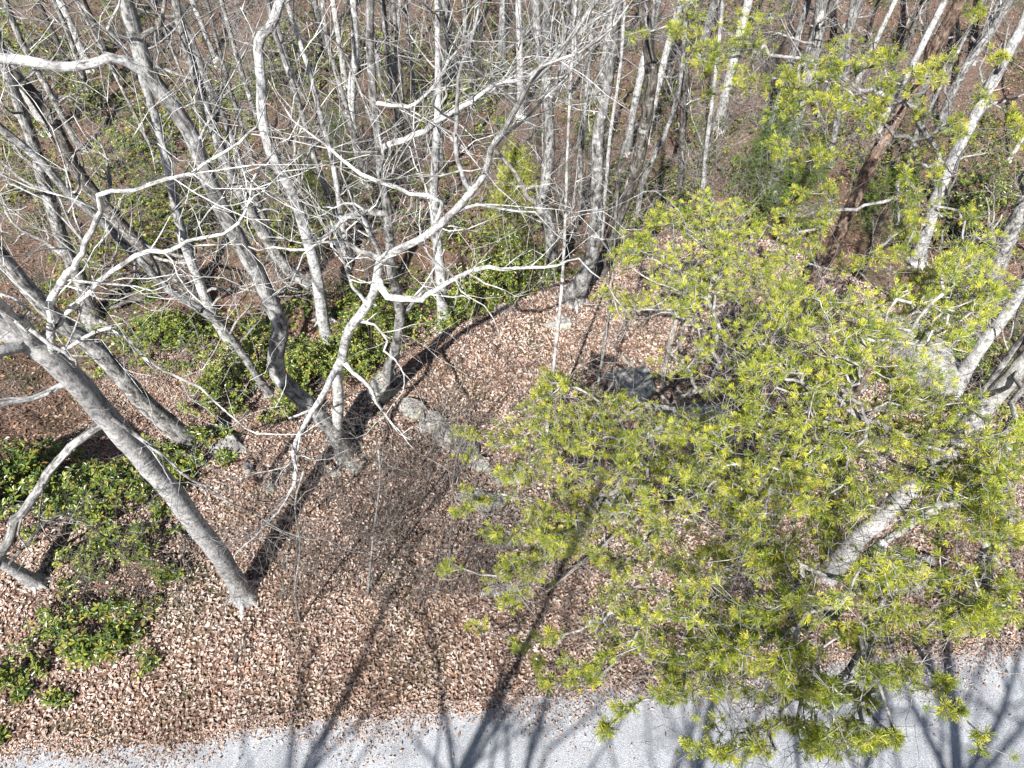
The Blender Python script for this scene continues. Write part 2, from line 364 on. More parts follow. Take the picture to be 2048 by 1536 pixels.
def limb(tree, pts, rad, matname, twig=2.0, lvl=3, tl=(.5, 1.6), up=.1):
    mb = MB(); P = resample(np.column_stack([pts, rad]), .14)
    P[1:-1, :3] += (.006 + .14 * P[1:-1, 3:4]) * rng.standard_normal((len(P) - 2, 3)); rr = np.maximum(P[:, 3], .004)
    mb.tube(P[:, :3], rr, 8 if rr[0] > .02 else 6, .06)
    Lt = np.linalg.norm(np.diff(P[:, :3], axis=0), axis=1).sum()
    for _ in range(int(Lt * twig * 2.0)):
        j = R.randrange(len(P) // 6, len(P) - 1); ax = unit(P[j + 1, :3] - P[j, :3]); kx = unit(np.cross(ax, rng.standard_normal(3)))
        grow(mb, P[j, :3], rot_about(ax, kx, math.radians(R.uniform(30, 70))), R.uniform(*tl), max(.004, rr[j] * R.uniform(.3, .55)), lvl - 1, up)
    grow(mb, P[-1, :3], unit(P[-1, :3] - P[-2, :3]), R.uniform(*tl), rr[-1], 2, up)
    return mb.build('limb', M[matname], tree)

def tree(label, px, w, mat='grey', ht=14, limbs=(), dy=0, crown=9, clen=(1.2, 3.2), cstart=.35, name='bare_tree', cat='tree', group=None, twigmat='twig', lvl=2, flare=1.5, base=None, dens=2.6, merge=False):
    """px: traced centre line from the foot upward (photo pixels); w: (foot width, top width) in pixels."""
    B = ground_hit(*px[0]) if base is None else base
    Y0 = B[1]; n = len(px); pts = []; rad = []
    for i, (a, c_) in enumerate(px):
        p, t = on_plane(a, c_, Y0 + dy * i / max(1, n - 1)) if i else (B.copy(), np.dot(B - CAMP, [0, CP, -SP]))
        pts.append(p); rad.append((w[0] + (w[1] - w[0]) * i / max(1, n - 1)) / 2 * t / F * .76)
    trunk_pts = [p.copy() for p in pts]
    top = pts[-1]; d = unit(pts[-1] - pts[-2]) if n > 1 else np.array([0, 0, 1.0])
    r0 = rad[-1]; need = B[2] + ht - top[2]; k = 0; q = top.copy(); rem = max(need, .6); tot = rem
    while rem > 0:
        d = unit(d + np.array([0, 0, .12]) + .09 * rng.standard_normal(3)); q = q + d * .7; rem -= max(d[2], .3) * .7
        pts.append(q.copy()); rad.append(max(.012, r0 * (1 - .85 * (1 - max(rem, 0) / tot))))
    L1 = np.linalg.norm(pts[1] - B); fr = min(.5, rad[0] * 2.2 / L1); pts.insert(1, B + (pts[1] - B) * fr); rad.insert(1, rad[0] * 1.05)
    pts.insert(0, B - np.array([0, 0, .35])); rad.insert(0, rad[0] * flare * 1.35); rad[1] *= flare
    T = empty(name, B, label, cat, group)
    P = resample(np.column_stack([pts, rad]), .16 if rad[2] > .05 else .22); P[:, 3] = np.maximum(P[:, 3], .008)
    P[2:-1, :2] += (P[2:-1, 3:4] * .04) * rng.standard_normal((len(P) - 3, 2))
    mb = MB(); sd = 12 if rad[2] > .12 else (10 if rad[2] > .05 else 7)
    mb.tube(P[:, :3], P[:, 3], sd, .045, cap=True)
    rb = rad[3]
    if rb > .06:
        a0 = R.uniform(0, 6)
        for k in range(6):
            a_ = a0 + k * 1.047 + R.uniform(-.25, .25); u_ = np.array([math.cos(a_), math.sin(a_), 0]); e1 = B + u_ * rb * R.uniform(1.7, 2.1); e2 = B + u_ * rb * R.uniform(2.6, 3.6)
            e1[2] = hz(e1[0], e1[1]) + rb * .12; e2[2] = hz(e2[0], e2[1]) - rb * .3
            mb.tube(resample([B + u_ * rb * .45 + np.array([0, 0, rb * 2.4]), B + u_ * rb * 1.0 + np.array([0, 0, rb * .85]), e1, e2], .05), np.interp(np.linspace(0, 1, len(resample([B + u_ * rb * .45 + np.array([0, 0, rb * 2.4]), B + u_ * rb * 1.0 + np.array([0, 0, rb * .85]), e1, e2], .05))), [0, .4, 1], [rb * .5, rb * .42, rb * .16]), 7, .05)
    mb.build('trunk', M[mat], T)
    mb = MB(); zs = P[:, 2]; z0 = B[2] + (zs[-1] - B[2]) * cstart
    cand = [i for i in range(3, len(P) - 1) if zs[i] > z0]
    for _ in range(crown):
        if not cand: break
        i = R.choice(cand); az = R.uniform(0, 6.283); dv = np.array([math.cos(az), math.sin(az), R.uniform(.15, .9)])
        if not merge: mb = MB()
        qx, qy, qd = project(P[i, :3]); lv = lvl if -250 < qx < 2300 and qy > -260 and qd > 0 else max(1, lvl - 1)
        grow(mb, P[i, :3], dv, R.uniform(*clen), max(.008, P[i, 3] * R.uniform(.22, .42)), lv, .1, dens=dens)
        if not merge and mb.n: mb.build('branch', M[twigmat], T)
    if merge and mb.n: mb.build('branches', M[twigmat], T)['kind'] = 'stuff'
    for lb in limbs:
        lp, lw = lb[0], lb[1]; ldy = lb[2] if len(lb) > 2 else 0; lm = lb[3] if len(lb) > 3 else mat; tw = lb[4] if len(lb) > 4 else 2.0
        a0 = np.array(lp[0]); best = min(range(len(P)), key=lambda i: np.hypot(*(np.array(project(P[i, :3])[:2]) - a0)))
        ys = P[best, 1]; LP = []; LR = []
        for i, (a, c_) in enumerate(lp):
            f = i / max(1, len(lp) - 1); p, t = on_plane(a, c_, ys + ldy * f)
            if i == 0: p = P[best, :3].copy()
            LP.append(p); LR.append((lw[0] + (lw[1] - lw[0]) * f) / 2 * t / F * .8)
        limb(T, np.array(LP), np.array(LR), lm, tw)
    return T

# --- trees on the knoll and nearest the viewer
tree('smooth grey leaning tree rooted low at left, foot beside long dark shadow', [(488, 1188), (444, 1118), (393, 1050), (342, 980), (290, 922), (239, 862), (185, 800), (130, 738), (68, 688), (0, 652)], (50, 66), 'smooth', 13,
     [([(75, 692), (40, 640), (0, 610)], (34, 26), -.3), ([(60, 690), (20, 700), (-30, 712)], (36, 30), -.3),
      ([(97, 690), (103, 613), (137, 544), (154, 520), (202, 420), (198, 393), (308, 369), (410, 325), (478, 284), (513, 253)], (20, 5), -.6, 'pale', 1.8),
      ([(137, 544), (239, 531), (342, 500), (376, 485), (478, 444), (513, 342), (535, 322)], (14, 4), -.3, 'pale', 1.8),
      ([(133, 790), (68, 797), (0, 808)], (16, 12), -.2),
      ([(207, 870), (164, 879), (113, 927), (68, 985), (44, 1020), (20, 1067), (0, 1108)], (20, 24), -1.0, 'grey', .8),
      ([(205, 825), (260, 862), (325, 910), (386, 961), (478, 1013)], (14, 5), -.4, 'grey', 1.5),
      ([(90, 705), (225, 657), (284, 712), (325, 743), (403, 777), (468, 835), (513, 866), (564, 869)], (10, 3), -.5, 'pale', 2.0)], crown=4, cstart=.55)
tree('big furrowed grey tree curving up left from small round boulder left of centre', [(697, 915), (667, 862), (615, 808), (566, 762), (551, 719), (560, 654), (533, 585), (490, 502), (455, 437), (410, 342), (376, 256), (308, 164), (284, 113), (250, 0)], (46, 42), 'grey', 15,
     [([(300, 158), (255, 125), (215, 113), (150, 135), (70, 122), (0, 112), (-60, 100)], (24, 28), -.6, 'pale', .8),
      ([(205, 118), (215, 60), (240, 10), (250, -60)], (8, 5), -.6, 'pale'), ([(415, 275), (430, 230), (440, 215), (445, 185)], (9, 4), -.3),
      ([(286, 85), (320, 45), (330, 0)], (14, 9), -.2)], crown=6, cstart=.5)
hero = tree('white lichen-covered crooked tree left of centre with long limb sweeping up right', [(686, 893), (674, 872), (677, 800), (674, 745), (684, 720), (696, 665), (735, 610), (752, 570), (762, 520), (800, 498), (851, 472), (899, 431), (943, 383), (970, 349), (981, 301), (1008, 260), (1039, 205), (1059, 167), (1100, 130)], (30, 12), 'pale', 9.2,
     [([(676, 738), (660, 760), (640, 800), (605, 860), (585, 905), (590, 960), (545, 1035), (470, 1110)], (19, 3), -2.0, 'pale', 2.0),
      ([(690, 722), (705, 744)], (16, 12), -.1, 'pale', 0), ([(762, 515), (680, 480), (640, 485)], (14, 5), -.2, 'pale', 2),
      ([(752, 560), (772, 592), (800, 599), (844, 596), (871, 579), (953, 538), (1005, 538), (1090, 534), (1158, 517)], (22, 5), -.6, 'pale', 2.5),
      ([(943, 383), (919, 342), (912, 273), (916, 205), (919, 154), (945, 60), (962, 0)], (15, 6), -.3, 'pale', 2.5),
      ([(735, 612), (700, 560), (680, 500), (660, 440)], (10, 4), -.3, 'pale', 2.5),
      ([(760, 525), (720, 420), (690, 443), (680, 447), (630, 490)], (12, 6), -.2, 'pale', 2),
      ([(851, 472), (885, 403), (817, 386), (762, 365)], (10, 10), -.1, 'pale', 2), ([(885, 405), (953, 407), (1005, 420), (1070, 424)], (10, 5), -.3, 'pale', 2),
      ([(1059, 167), (1083, 137), (1193, 85), (1258, 10)], (9, 5), -.4, 'pale', 3), ([(981, 301), (1100, 190), (1180, 100), (1240, 0)], (8, 3), -.4, 'pale', 3),
      ([(715, 640), (748, 650), (775, 680), (770, 700), (790, 720), (808, 750), (805, 785)], (8, 3), -.5, 'pale', 2)], crown=5, cstart=.75, dy=-2.4)
tree('pale limbed tree behind the white one, arms crossing rightward in upper centre', [(788, 775), (776, 739), (789, 705), (800, 637), (793, 585), (783, 534), (776, 427), (762, 342), (759, 284), (748, 205), (741, 103), (741, 0)], (28, 22), 'grey', 14,
     [([(762, 294), (790, 285), (850, 260), (912, 222), (988, 171), (1060, 150), (1120, 95), (1190, 40)], (17, 5), -1.0, 'pale', 3), ([(748, 205), (800, 212), (850, 195), (900, 120), (960, 40)], (12, 4), -.8, 'pale', 3),
      ([(775, 420), (714, 425), (680, 444), (640, 485)], (17, 8), -.6, 'pale', 2), ([(800, 640), (830, 600), (865, 560)], (14, 8), 0, 'grey', 1)], crown=7, dy=-1.3)
tree('straight furrowed trunk leaning left above the laurels at left middle', [(390, 892), (290, 806), (205, 712), (103, 628), (0, 510)], (50, 38), 'grey', 15, crown=6, cstart=.5)
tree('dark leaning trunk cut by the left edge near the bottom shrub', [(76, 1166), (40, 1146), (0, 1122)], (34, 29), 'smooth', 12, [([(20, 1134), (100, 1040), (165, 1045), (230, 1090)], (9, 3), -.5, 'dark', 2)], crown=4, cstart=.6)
tree('slender pale pole with fine twigs standing alone on open leaves at centre', [(1092, 880), (1107, 739), (1121, 603), (1128, 500), (1135, 308), (1141, 171), (1148, 60)], (10, 7), 'pale', 9, crown=10, clen=(.4, 1.2), lvl=1)
tree('grey forked tree with broken side stub at the bare ridge crest', [(1098, 572), (1104, 510), (1097, 444), (1080, 410), (1093, 359), (1100, 290), (1097, 222), (1093, 171), (1080, 103), (1070, 0)], (34, 22), 'grey', 14,
     [([(1097, 200), (1121, 160), (1128, 85), (1138, 20), (1142, -40)], (18, 12), -.1, 'grey', 1), ([(1080, 412), (1060, 400), (1039, 359), (998, 308)], (13, 10), -.2, 'dead', .5)], crown=8)
tree('tall straight grey tree with wide foot at the top of the leafy knoll', [(1148, 598), (1172, 544), (1186, 495), (1193, 410), (1196, 273), (1213, 188), (1227, 85), (1240, 0)], (44, 21), 'grey', 15, crown=8)
tree('whitish tree with mossy foot just behind the ridge, left of green bushes', [(890, 662), (884, 600), (878, 520), (868, 400), (876, 205), (874, 0)], (34, 15), 'pale', 14, crown=8)
tree('dead grey snag leaning over shaded boulder right of centre', [(1322, 786), (1333, 720), (1352, 640)], (9, 17), 'dead', 3.3, crown=3, cstart=.6, clen=(.3, .7), lvl=1)
tree('thin double sapling with dark shadow on the open leaves above pine boughs', [(1178, 880), (1190, 800), (1208, 700), (1222, 600), (1228, 520)], (8, 5), 'grey', 5.2, crown=10, clen=(.4, 1.1), lvl=1)
tree('thin bare sapling among brush at lower centre', [(735, 1190), (742, 1120), (748, 1060), (760, 960)], (8, 4), 'twig', 3.6, crown=14, clen=(.4, 1.2), lvl=2, cstart=.2, twigmat='brush')
tree('twiggy brown sapling rising left of the pine boughs at lower centre', [(905, 1190), (900, 1110), (905, 1010), (910, 930)], (8, 4), 'brush', 3.2, crown=16, clen=(.4, 1.2), lvl=2, cstart=.15, twigmat='brush')
tree('leaning bare sapling below the mossy ledge', [(840, 1010), (858, 950), (870, 880), (900, 820)], (7, 4), 'dark', 2.8, crown=12, clen=(.3, 1.0), lvl=2, cstart=.2, twigmat='brush')
tree('spindly bare sapling beside the smooth trunk foot at lower left', [(600, 1245), (590, 1180), (600, 1100), (590, 1010)], (6, 3), 'twig', 3.0, crown=12, clen=(.3, 1.0), lvl=2, cstart=.2, twigmat='brush')
# --- trees standing in the hollow behind the knoll, left to right
H_ = 'trees standing in the hollow behind the knoll'
TR = [
 ('big pale-footed tree on open brown slope at left edge', [(186, 638), (164, 568), (133, 500), (92, 376), (68, 290), (20, 160), (-10, 60)], (40, 24), 'grey'),
 ('dark shaded trunk slanting through the upper left corner', [(402, 602), (355, 560), (308, 520), (222, 427), (154, 342), (120, 273), (68, 191), (0, 130)], (38, 32), 'dark'),  # shade on this trunk is put into its dark bark colour
 ('slanting pale grey trunk running from laurels to the left edge', [(540, 790), (444, 654), (342, 582), (280, 520), (205, 444), (137, 386), (85, 325), (0, 256)], (22, 22), 'grey'),
 ('slim grey trunk passing just under the pale horizontal limb at upper left', [(480, 716), (427, 630), (379, 513), (362, 461), (338, 342), (311, 239), (287, 157), (255, 40), (240, -20)], (26, 20), 'pale'),
 ('thin trunk nearest the top left corner', [(168, 303), (147, 273), (103, 191), (44, 85), (10, 0)], (18, 15), 'grey'),
 ('thin straight trunk right of the top left corner', [(193, 224), (164, 147), (137, 68), (106, 0)], (15, 12), 'grey'),
 ('straight mid-grey trunk between the big curved tree and the S-shaped one', [(555, 520), (523, 427), (485, 335), (455, 256), (410, 154), (385, 85), (342, 0)], (24, 16), 'grey'),
 ('S-shaped pale trunk leading up to the top edge left of centre', [(672, 712), (649, 654), (636, 568), (622, 500), (588, 393), (547, 314), (526, 239), (523, 171), (518, 85), (543, 50), (560, 0)], (32, 24), 'pale'),
 ('stout brownish trunk leaning left behind the S-shaped tree', [(650, 640), (632, 580), (581, 544), (547, 500), (500, 420), (455, 330), (420, 240)], (34, 26), 'grey'),
 ('slim trunk directly right of the S-shaped tree', [(690, 500), (677, 444), (632, 325), (608, 239), (581, 154), (550, 68), (535, 0)], (17, 13), 'grey'),
 ('very slim trunk second to the right of the S-shaped tree', [(700, 520), (684, 444), (666, 325), (639, 222), (615, 130), (581, 27), (570, -20)], (14, 12), 'pale'),
 ('short visible trunk ending above the dark green hemlock left of centre', [(735, 370), (714, 297), (680, 171), (656, 85), (646, 0)], (16, 13), 'grey'),
 ('blotchy pale trunk close left of the pale limbed tree', [(732, 365), (721, 325), (704, 239), (704, 171), (711, 103), (707, 0)], (24, 18), 'pale'),
 ('dim grey trunk just right of the pale limbed tree at the top', [(800, 300), (790, 200), (775, 100), (765, 0)], (16, 14), 'grey'),
 ('thin grey trunk above the reddish gully at top centre', [(884, 345), (880, 205), (876, 60), (876, -20)], (12, 9), 'grey'),
 ('pair-stemmed slim trunk behind white twigs at top centre', [(800, 285), (795, 240), (790, 140), (800, 0)], (16, 12), 'grey'),
 ('very thin pale trunk hugging the tall straight grey tree on its right', [(1203, 480), (1213, 359), (1220, 273), (1240, 137), (1250, 0)], (10, 9), 'pale'),
 ('thin pole left of the tall straight grey tree', [(1165, 420), (1160, 330), (1170, 220), (1180, 100), (1185, 0)], (16, 12), 'grey'),
 ('grey trunk emerging from reddish leaves right of the dark pine', [(1275, 430), (1288, 359), (1335, 256), (1355, 188), (1368, 90), (1372, 0)], (15, 13), 'grey'),
 ('dark grey trunk between the dark pine and the mottled grey tree', [(1358, 400), (1364, 308), (1367, 205), (1377, 103), (1385, 0)], (18, 15), 'dark'),
 ('slim pale trunk on the reddish slope left of dark conifer', [(1405, 400), (1412, 300), (1425, 200), (1440, 60), (1445, 0)], (12, 9), 'pale'),
 ('wide mottled grey trunk left of the reddish pine trunk at upper right', [(1545, 392), (1553, 342), (1587, 256), (1608, 188), (1632, 103), (1642, 0)], (34, 27), 'grey'),
 ('slim grey trunk directly behind the reddish pine at upper right', [(1660, 330), (1672, 250), (1690, 150), (1705, 0)], (16, 14), 'grey'),
 ('bright white straight trunk right of the reddish pine', [(1832, 525), (1854, 461), (1874, 393), (1902, 325), (1946, 239), (1980, 171), (2040, 60)], (32, 27), 'pale'),
 ('pale trunk parallel to and above the bright white trunk at right', [(1880, 260), (1895, 210), (1929, 137), (1985, 60), (2020, 0)], (24, 20), 'grey'),
 ('wide grey trunk cut by the right edge below the white trunks', [(1975, 590), (2011, 490), (2048, 410)], (46, 40), 'grey'),
 ('pale leaning trunk right of the large cracked boulder', [(1905, 785), (1963, 691), (2018, 620), (2060, 560)], (36, 32), 'pale'),
 ('lowest of the pale leaning trunks at the right edge', [(1958, 845), (2014, 767), (2070, 690)], (34, 32), 'pale'),
 ('narrow pale trunk tucked against the lowest leaning trunk at right', [(1938, 825), (1990, 750), (2050, 670)], (20, 18), 'grey'),
]
for lb, px, w, mt in TR:
    tree(lb, px, w, mt, R.uniform(12, 16), crown=15, clen=(1.0, 3.0), group=H_, cstart=.1)

# --- more slender trees farther back
ORD = ['first', 'second', 'third', 'fourth', 'fifth', 'sixth', 'seventh', 'eighth', 'ninth', 'tenth', 'eleventh', 'twelfth', 'thirteenth', 'fourteenth', 'fifteenth', 'sixteenth',
       'seventeenth', 'eighteenth', 'nineteenth', 'twentieth', 'twenty-first', 'twenty-second', 'twenty-third', 'twenty-fourth', 'twenty-fifth', 'twenty-sixth', 'twenty-seventh', 'twenty-eighth', 'twenty-ninth', 'thirtieth',
       'thirty-first', 'thirty-second', 'thirty-third', 'thirty-fourth', 'thirty-fifth', 'thirty-sixth', 'thirty-seventh', 'thirty-eighth', 'thirty-ninth', 'fortieth']
far = []
for k in range(40):
    bx = 20 + 2010 * (k + R.uniform(.1, .9)) / 40; by = R.choice([R.uniform(70, 200), R.uniform(140, 350)])
    far.append((bx, by))
far.sort()
for k, (bx, by) in enumerate(far):
    B = ground_hit(bx, by); lean = R.uniform(-.06, .06)
    p2 = B + np.array([lean * 4, 0, 4.0]); p3 = B + np.array([lean * 8 + R.uniform(-.3, .3), 0, 8.0])
    w0 = R.choice([R.uniform(9, 16), R.uniform(16, 27)])
    tree('slender bare background tree, %s from left in the farthest rank' % ORD[k], [(bx, by), project(p2)[:2], project(p3)[:2]], (w0, w0 * .8), R.choice(['grey', 'grey', 'pale', 'dark']), R.uniform(11, 15),
         crown=9, clen=(.8, 2.4), cstart=.05, group='slender trees in the farthest rank', merge=True)

# --- roadside trees behind the viewer: only their shadows reach the picture
for px, w, d, ht, lab in [(830, .22, 6.5, 15, 'forked roadside tree throwing the thick forked shadow at bottom centre'), (1040, .17, 6.8, 13, 'slim roadside tree throwing a thin shadow right of bottom centre'),
                          (1400, .25, 7.2, 15, 'straight roadside tree throwing a dark shadow under pine boughs at bottom'), (1600, .2, 6.6, 14, 'roadside tree throwing a soft shadow at bottom right of centre'),
                          (2005, .28, 7.0, 15, 'forked roadside tree throwing the dark shadow in the bottom right corner'), (560, .15, 7.4, 14, 'twiggy roadside tree throwing thin shadows at bottom left'), (690, .13, 8.2, 14, 'thin roadside tree throwing a slanting shadow left of bottom centre'),
                          (1210, .13, 8.0, 14, 'thin roadside tree throwing a pale shadow under hanging pine sprays'), (1800, .13, 7.8, 13, 'thin roadside tree throwing a faint shadow beside the bottom right one')]:
    q = at_depth(px, 1536, 9.33); B = np.array([q[0] - math.sin(SUN_AZ) * d, q[1] - math.cos(SUN_AZ) * d, 0]); B[2] = hz(B[0], B[1])
    T = empty('roadside_tree', B, lab, 'tree', 'roadside trees behind the viewer')
    pts = [B - np.array([0, 0, .3])]; rr = [w * .6]; dd = np.array([0, 0, 1.0]); q = B.copy()
    for i in range(16):
        pts.append(q.copy()); rr.append(w / 2 * (1 - i / 20)); dd = unit(dd + .05 * rng.standard_normal(3) + np.array([0, 0, .1])); q = q + dd * ht / 16
    mb = MB(); mb.tube(pts, rr, 10, .05, True); mb.build('trunk', M['grey'], T)
    for i in range(14):
        mb = MB(); big = i < 4; j = R.randrange(7, 11) if big else R.randrange(7, 15); a = R.uniform(-.5, .5) + (0 if i % 2 else math.pi) if big else R.uniform(0, 6.28)
        if big: grow(mb, pts[j], np.array([.7 * math.cos(a), .4 * math.sin(a), 1.6]), R.uniform(4, 6.5), rr[j] * .6, 2, .06, .1, 1.2)
        else: grow(mb, pts[j], np.array([math.cos(a), math.sin(a), .6]), R.uniform(1.2, 3), rr[j] * .35, 2, .08, .15, 1.6)
        if mb.n: mb.build('branch', M['twig'], T)

# ------------------------------------------------------------------ pines
def tuft_mesh(mb, pos, dirs, size, n_needles, width):
    n = len(pos); K = n_needles
    D = dirs / np.linalg.norm(dirs, axis=1)[:, None]
    dv = D[:, None, :] * 1.0 + .55 * rng.standard_normal((n, K, 3)); dv /= np.linalg.norm(dv, axis=2)[..., None]
    L = size[:, None] * (.6 + .6 * rng.random((n, K)))
    b0 = pos[:, None, :] + D[:, None, :] * (rng.random((n, K, 1)) * size[:, None, None] * .4 - size[:, None, None] * .3)
    s = np.cross(dv, rng.standard_normal((n, K, 3))); s /= np.linalg.norm(s, axis=2)[..., None]; s *= width / 2
    tip = b0 + dv * L[..., None]
    V = np.stack([b0, tip - s, tip + s], 2).reshape(-1, 3)
    i = np.arange(n * K)[:, None] * 3
    u = np.repeat(rng.random(n), K)
    mb.tris(V, i + np.array([0, 1, 2]), np.repeat(np.stack([u, u], -1)[:, None, :], 3, 1))

GAPS = [((1655, 1148), (1815, 985), 30), ((1630, 560), (1805, 215), 26), ((1908, 780), (2040, 590), 22), ((1958, 845), (2048, 720), 22), ((1325, 785), (1352, 640), 14)]
def in_gap(x, y):                                          # airy spots between the boughs where trunks show through
    for (ax, ay), (bx, by), r in GAPS:
        t = min(1, max(0, ((x - ax) * (bx - ax) + (y - ay) * (by - ay)) / ((bx - ax) ** 2 + (by - ay) ** 2)))
        if math.hypot(x - ax - t * (bx - ax), y - ay - t * (by - ay)) < r: return R.random() < .85
    return False
def pine(label, base, trunk_pts, trunk_r, blobs, mat='pine_bark', nmat='needles', tuft=.062, name='pine_tree', group='pine trees', needles=44, width=.0042, bare_frac=.12, twigm='twig'):
    """blobs: (px, py, rx, ry, count, depth in metres, depth spread) in photo pixels; every tuft is joined to the trunk by wood."""
    T = empty(name, base, label, 'tree', group)
    P = resample(np.column_stack([trunk_pts, trunk_r]), .2)
    P[2:-1, :2] += P[2:-1, 3:4] * .06 * rng.standard_normal((len(P) - 3, 2))
    mb = MB(); mb.tube(P[:, :3], P[:, 3], 12, .05, True); mb.build('trunk', M[mat], T)
    pts = []
    for (cx, cy, ax, ay, cnt, dep, spr) in blobs:
        cnt = int(cnt * 1.6); k = 0; nc = max(2, cnt // 15)
        cl = []
        for _ in range(nc):
            q_ = 1.02 * math.sqrt(R.random()); w_ = R.uniform(0, 6.2832); cl.append((q_ * math.cos(w_), q_ * math.sin(w_), R.gauss(0, .6)))
        while k < cnt:
            c0 = R.choice(cl); u_, v_ = c0[0] + R.gauss(0, .13), c0[1] + R.gauss(0, .13)
            if u_ * u_ + v_ * v_ > 1.5: k += .25; continue
            p = at_depth(cx + u_ * ax, cy + v_ * ay, dep + spr * (c0[2] + R.gauss(0, .15)))
            if np.linalg.norm(p - CAMP) > 2.8 and p[2] > hz(p[0], p[1]) + .5 and not in_gap(cx + u_ * ax, cy + v_ * ay): pts.append(p)
            k += 1
    pts = np.array(pts); lo = P[:, :3]
    lo = lo[lo[:, 2] > base[2] + .3 * (lo[-1, 2] - base[2])]
    dist = np.linalg.norm(pts[:, None, :] - lo[None], axis=2).min(1); order = np.argsort(dist); pts = pts[order]
    nr = len(lo); nodes = np.vstack([lo, pts]); plen = np.zeros(len(nodes)); par = np.full(len(nodes), -1)
    for i in range(nr, len(nodes)):
        dlt = np.linalg.norm(nodes[:i] - nodes[i], axis=1)
        rise = nodes[:i, 2] - nodes[i, 2]
        cst = dlt + .22 * plen[:i] + .25 * np.maximum(rise, 0)
        j = int(np.argmin(cst)); par[i] = j; plen[i] = plen[j] + dlt[j]
    cnt = np.ones(len(nodes))
    for i in range(len(nodes) - 1, nr - 1, -1):
        if par[i] >= nr: cnt[par[i]] += cnt[i]
    root = np.full(len(nodes), -1)
    for i in range(nr, len(nodes)): root[i] = i if par[i] < nr else root[par[i]]
    rad = .0026 * cnt ** .38
    for rt in np.unique(root[nr:]):
        ids = np.nonzero(root == rt)[0]; wood = MB(); tp = []; td = []; ts = []
        for i in ids:
            a = nodes[par[i]]; b_ = nodes[i]; L = np.linalg.norm(b_ - a); ns = max(2, int(L / .14))
            t = np.linspace(0, 1, ns + 1)[:, None]; seg = a + (b_ - a) * t
            seg[1:-1] += .035 * min(L, 1.2) * rng.standard_normal((ns - 1, 3)); seg[:, 2] += (np.sin(t[:, 0] * math.pi) * -.05 * L)
            r1_ = rad[i]; r1_ = min(r1_, .026); r0_ = min(rad[i] * 1.25, .03) if par[i] < nr else min(rad[par[i]], r1_ * 1.6)
            wood.tube(seg, np.linspace(r0_, r1_, ns + 1), 5 if r1_ > .009 else 3)
            dv = unit(b_ - a) + np.array([0, 0, .55]) + .3 * rng.standard_normal(3)
            if R.random() > bare_frac:
                tp.append(b_); td.append(dv); ts.append(tuft * R.uniform(.65, 1.4))
            if L > .35 and cnt[i] < 40:
                for _ in range(int(L / .3)):
                    f = R.uniform(.4, .95); s0 = a + (b_ - a) * f; dd = unit(unit(b_ - a) + .9 * rng.standard_normal(3) + np.array([0, 0, .3])); e = s0 + dd * R.uniform(.06, .25)
                    wood.tube([s0, (s0 + e) / 2 + .01 * rng.standard_normal(3), e], [.003, .0028, .0024], 3)
                    if R.random() < .6: tp.append(e); td.append(dd + np.array([0, 0, .5])); ts.append(tuft * R.uniform(.7, 1.15))
            if R.random() < .18:
                grow(wood, b_, unit(rng.standard_normal(3) + unit(b_ - a)), R.uniform(.2, .6), .0035, 1, .02, .3, 3.0, .0025)
        br = wood.build('branch', M[twigm], T)
        if tp:
            nm = MB(); tuft_mesh(nm, np.array(tp), np.array(td), np.array(ts), needles, width)
            f = nm.build('needles', M[nmat], None, smooth=False); f.data.transform(__import__('mathutils').Matrix.Translation(-Vector(T['_o']))); f.parent = br; f['kind'] = 'stuff'
    return T
def trunk_from_px(px, w, top_extra, r_top):
    B = ground_hit(*px[0]); pts = [B - np.array([0, 0, .3]), B]; t0 = np.dot(B - CAMP, [0, CP, -SP]); r0 = w / 2 * t0 / F; rr = [r0 * 1.5, r0 * 1.25]
    for a, c_ in px[1:]:
        p, t = on_plane(a, c_, B[1]); pts.append(p); r0 = w / 2 * t / F * .95; rr.append(r0)
    d = unit(pts[-1] - pts[-2]); q = pts[-1]; n = max(1, int(top_extra / .6))
    for i in range(n):
        d = unit(d + np.array([0, 0, .2]) + .05 * rng.standard_normal(3)); q = q + d * .6; pts.append(q); rr.append(r0 + (r_top - r0) * (i + 1) / n)
    k = len(rr); 
    return B, np.array(pts), np.array(rr)

B, tp_, tr_ = trunk_from_px([(1600, 612), (1621, 568), (1656, 515), (1690, 444), (1734, 342), (1775, 267), (1809, 205), (1861, 120), (1895, 51), (1922, 0)], 27, 4, .05)
pine('tall pine with reddish-brown trunk slanting through the upper right', B, tp_, tr_, [
    (1740, 170, 130, 85, 230, 7.4, .5), (1640, 130, 80, 55, 60, 7.6, .5), (1480, 80, 130, 60, 110, 8.2, .5), (1380, 70, 60, 60, 35, 8.2, .4), (1600, 250, 80, 80, 50, 8, .6), (1840, 330, 45, 110, 80, 8.4, .5),
    (1870, 460, 80, 70, 90, 8.6, .6), (1600, 430, 90, 50, 100, 8.8, .6), (1560, 520, 150, 70, 170, 8.4, .5), (1790, 560, 120, 60, 140, 7.9, .5), (1950, 200, 80, 110, 50, 7.5, .5), (1550, 180, 150, 80, 100, 8.2, .5), (1610, 330, 90, 60, 60, 8.5, .5), (2025, 310, 25, 90, 24, 6.8, .4), (1950, 80, 90, 60, 25, 7, .4), (1800, 430, 50, 60, 40, 9, .5)], tuft=.056)
B, tp_, tr_ = trunk_from_px([(1302, 1032), (1318, 960), (1331, 900)], 11, 1.2, .02)
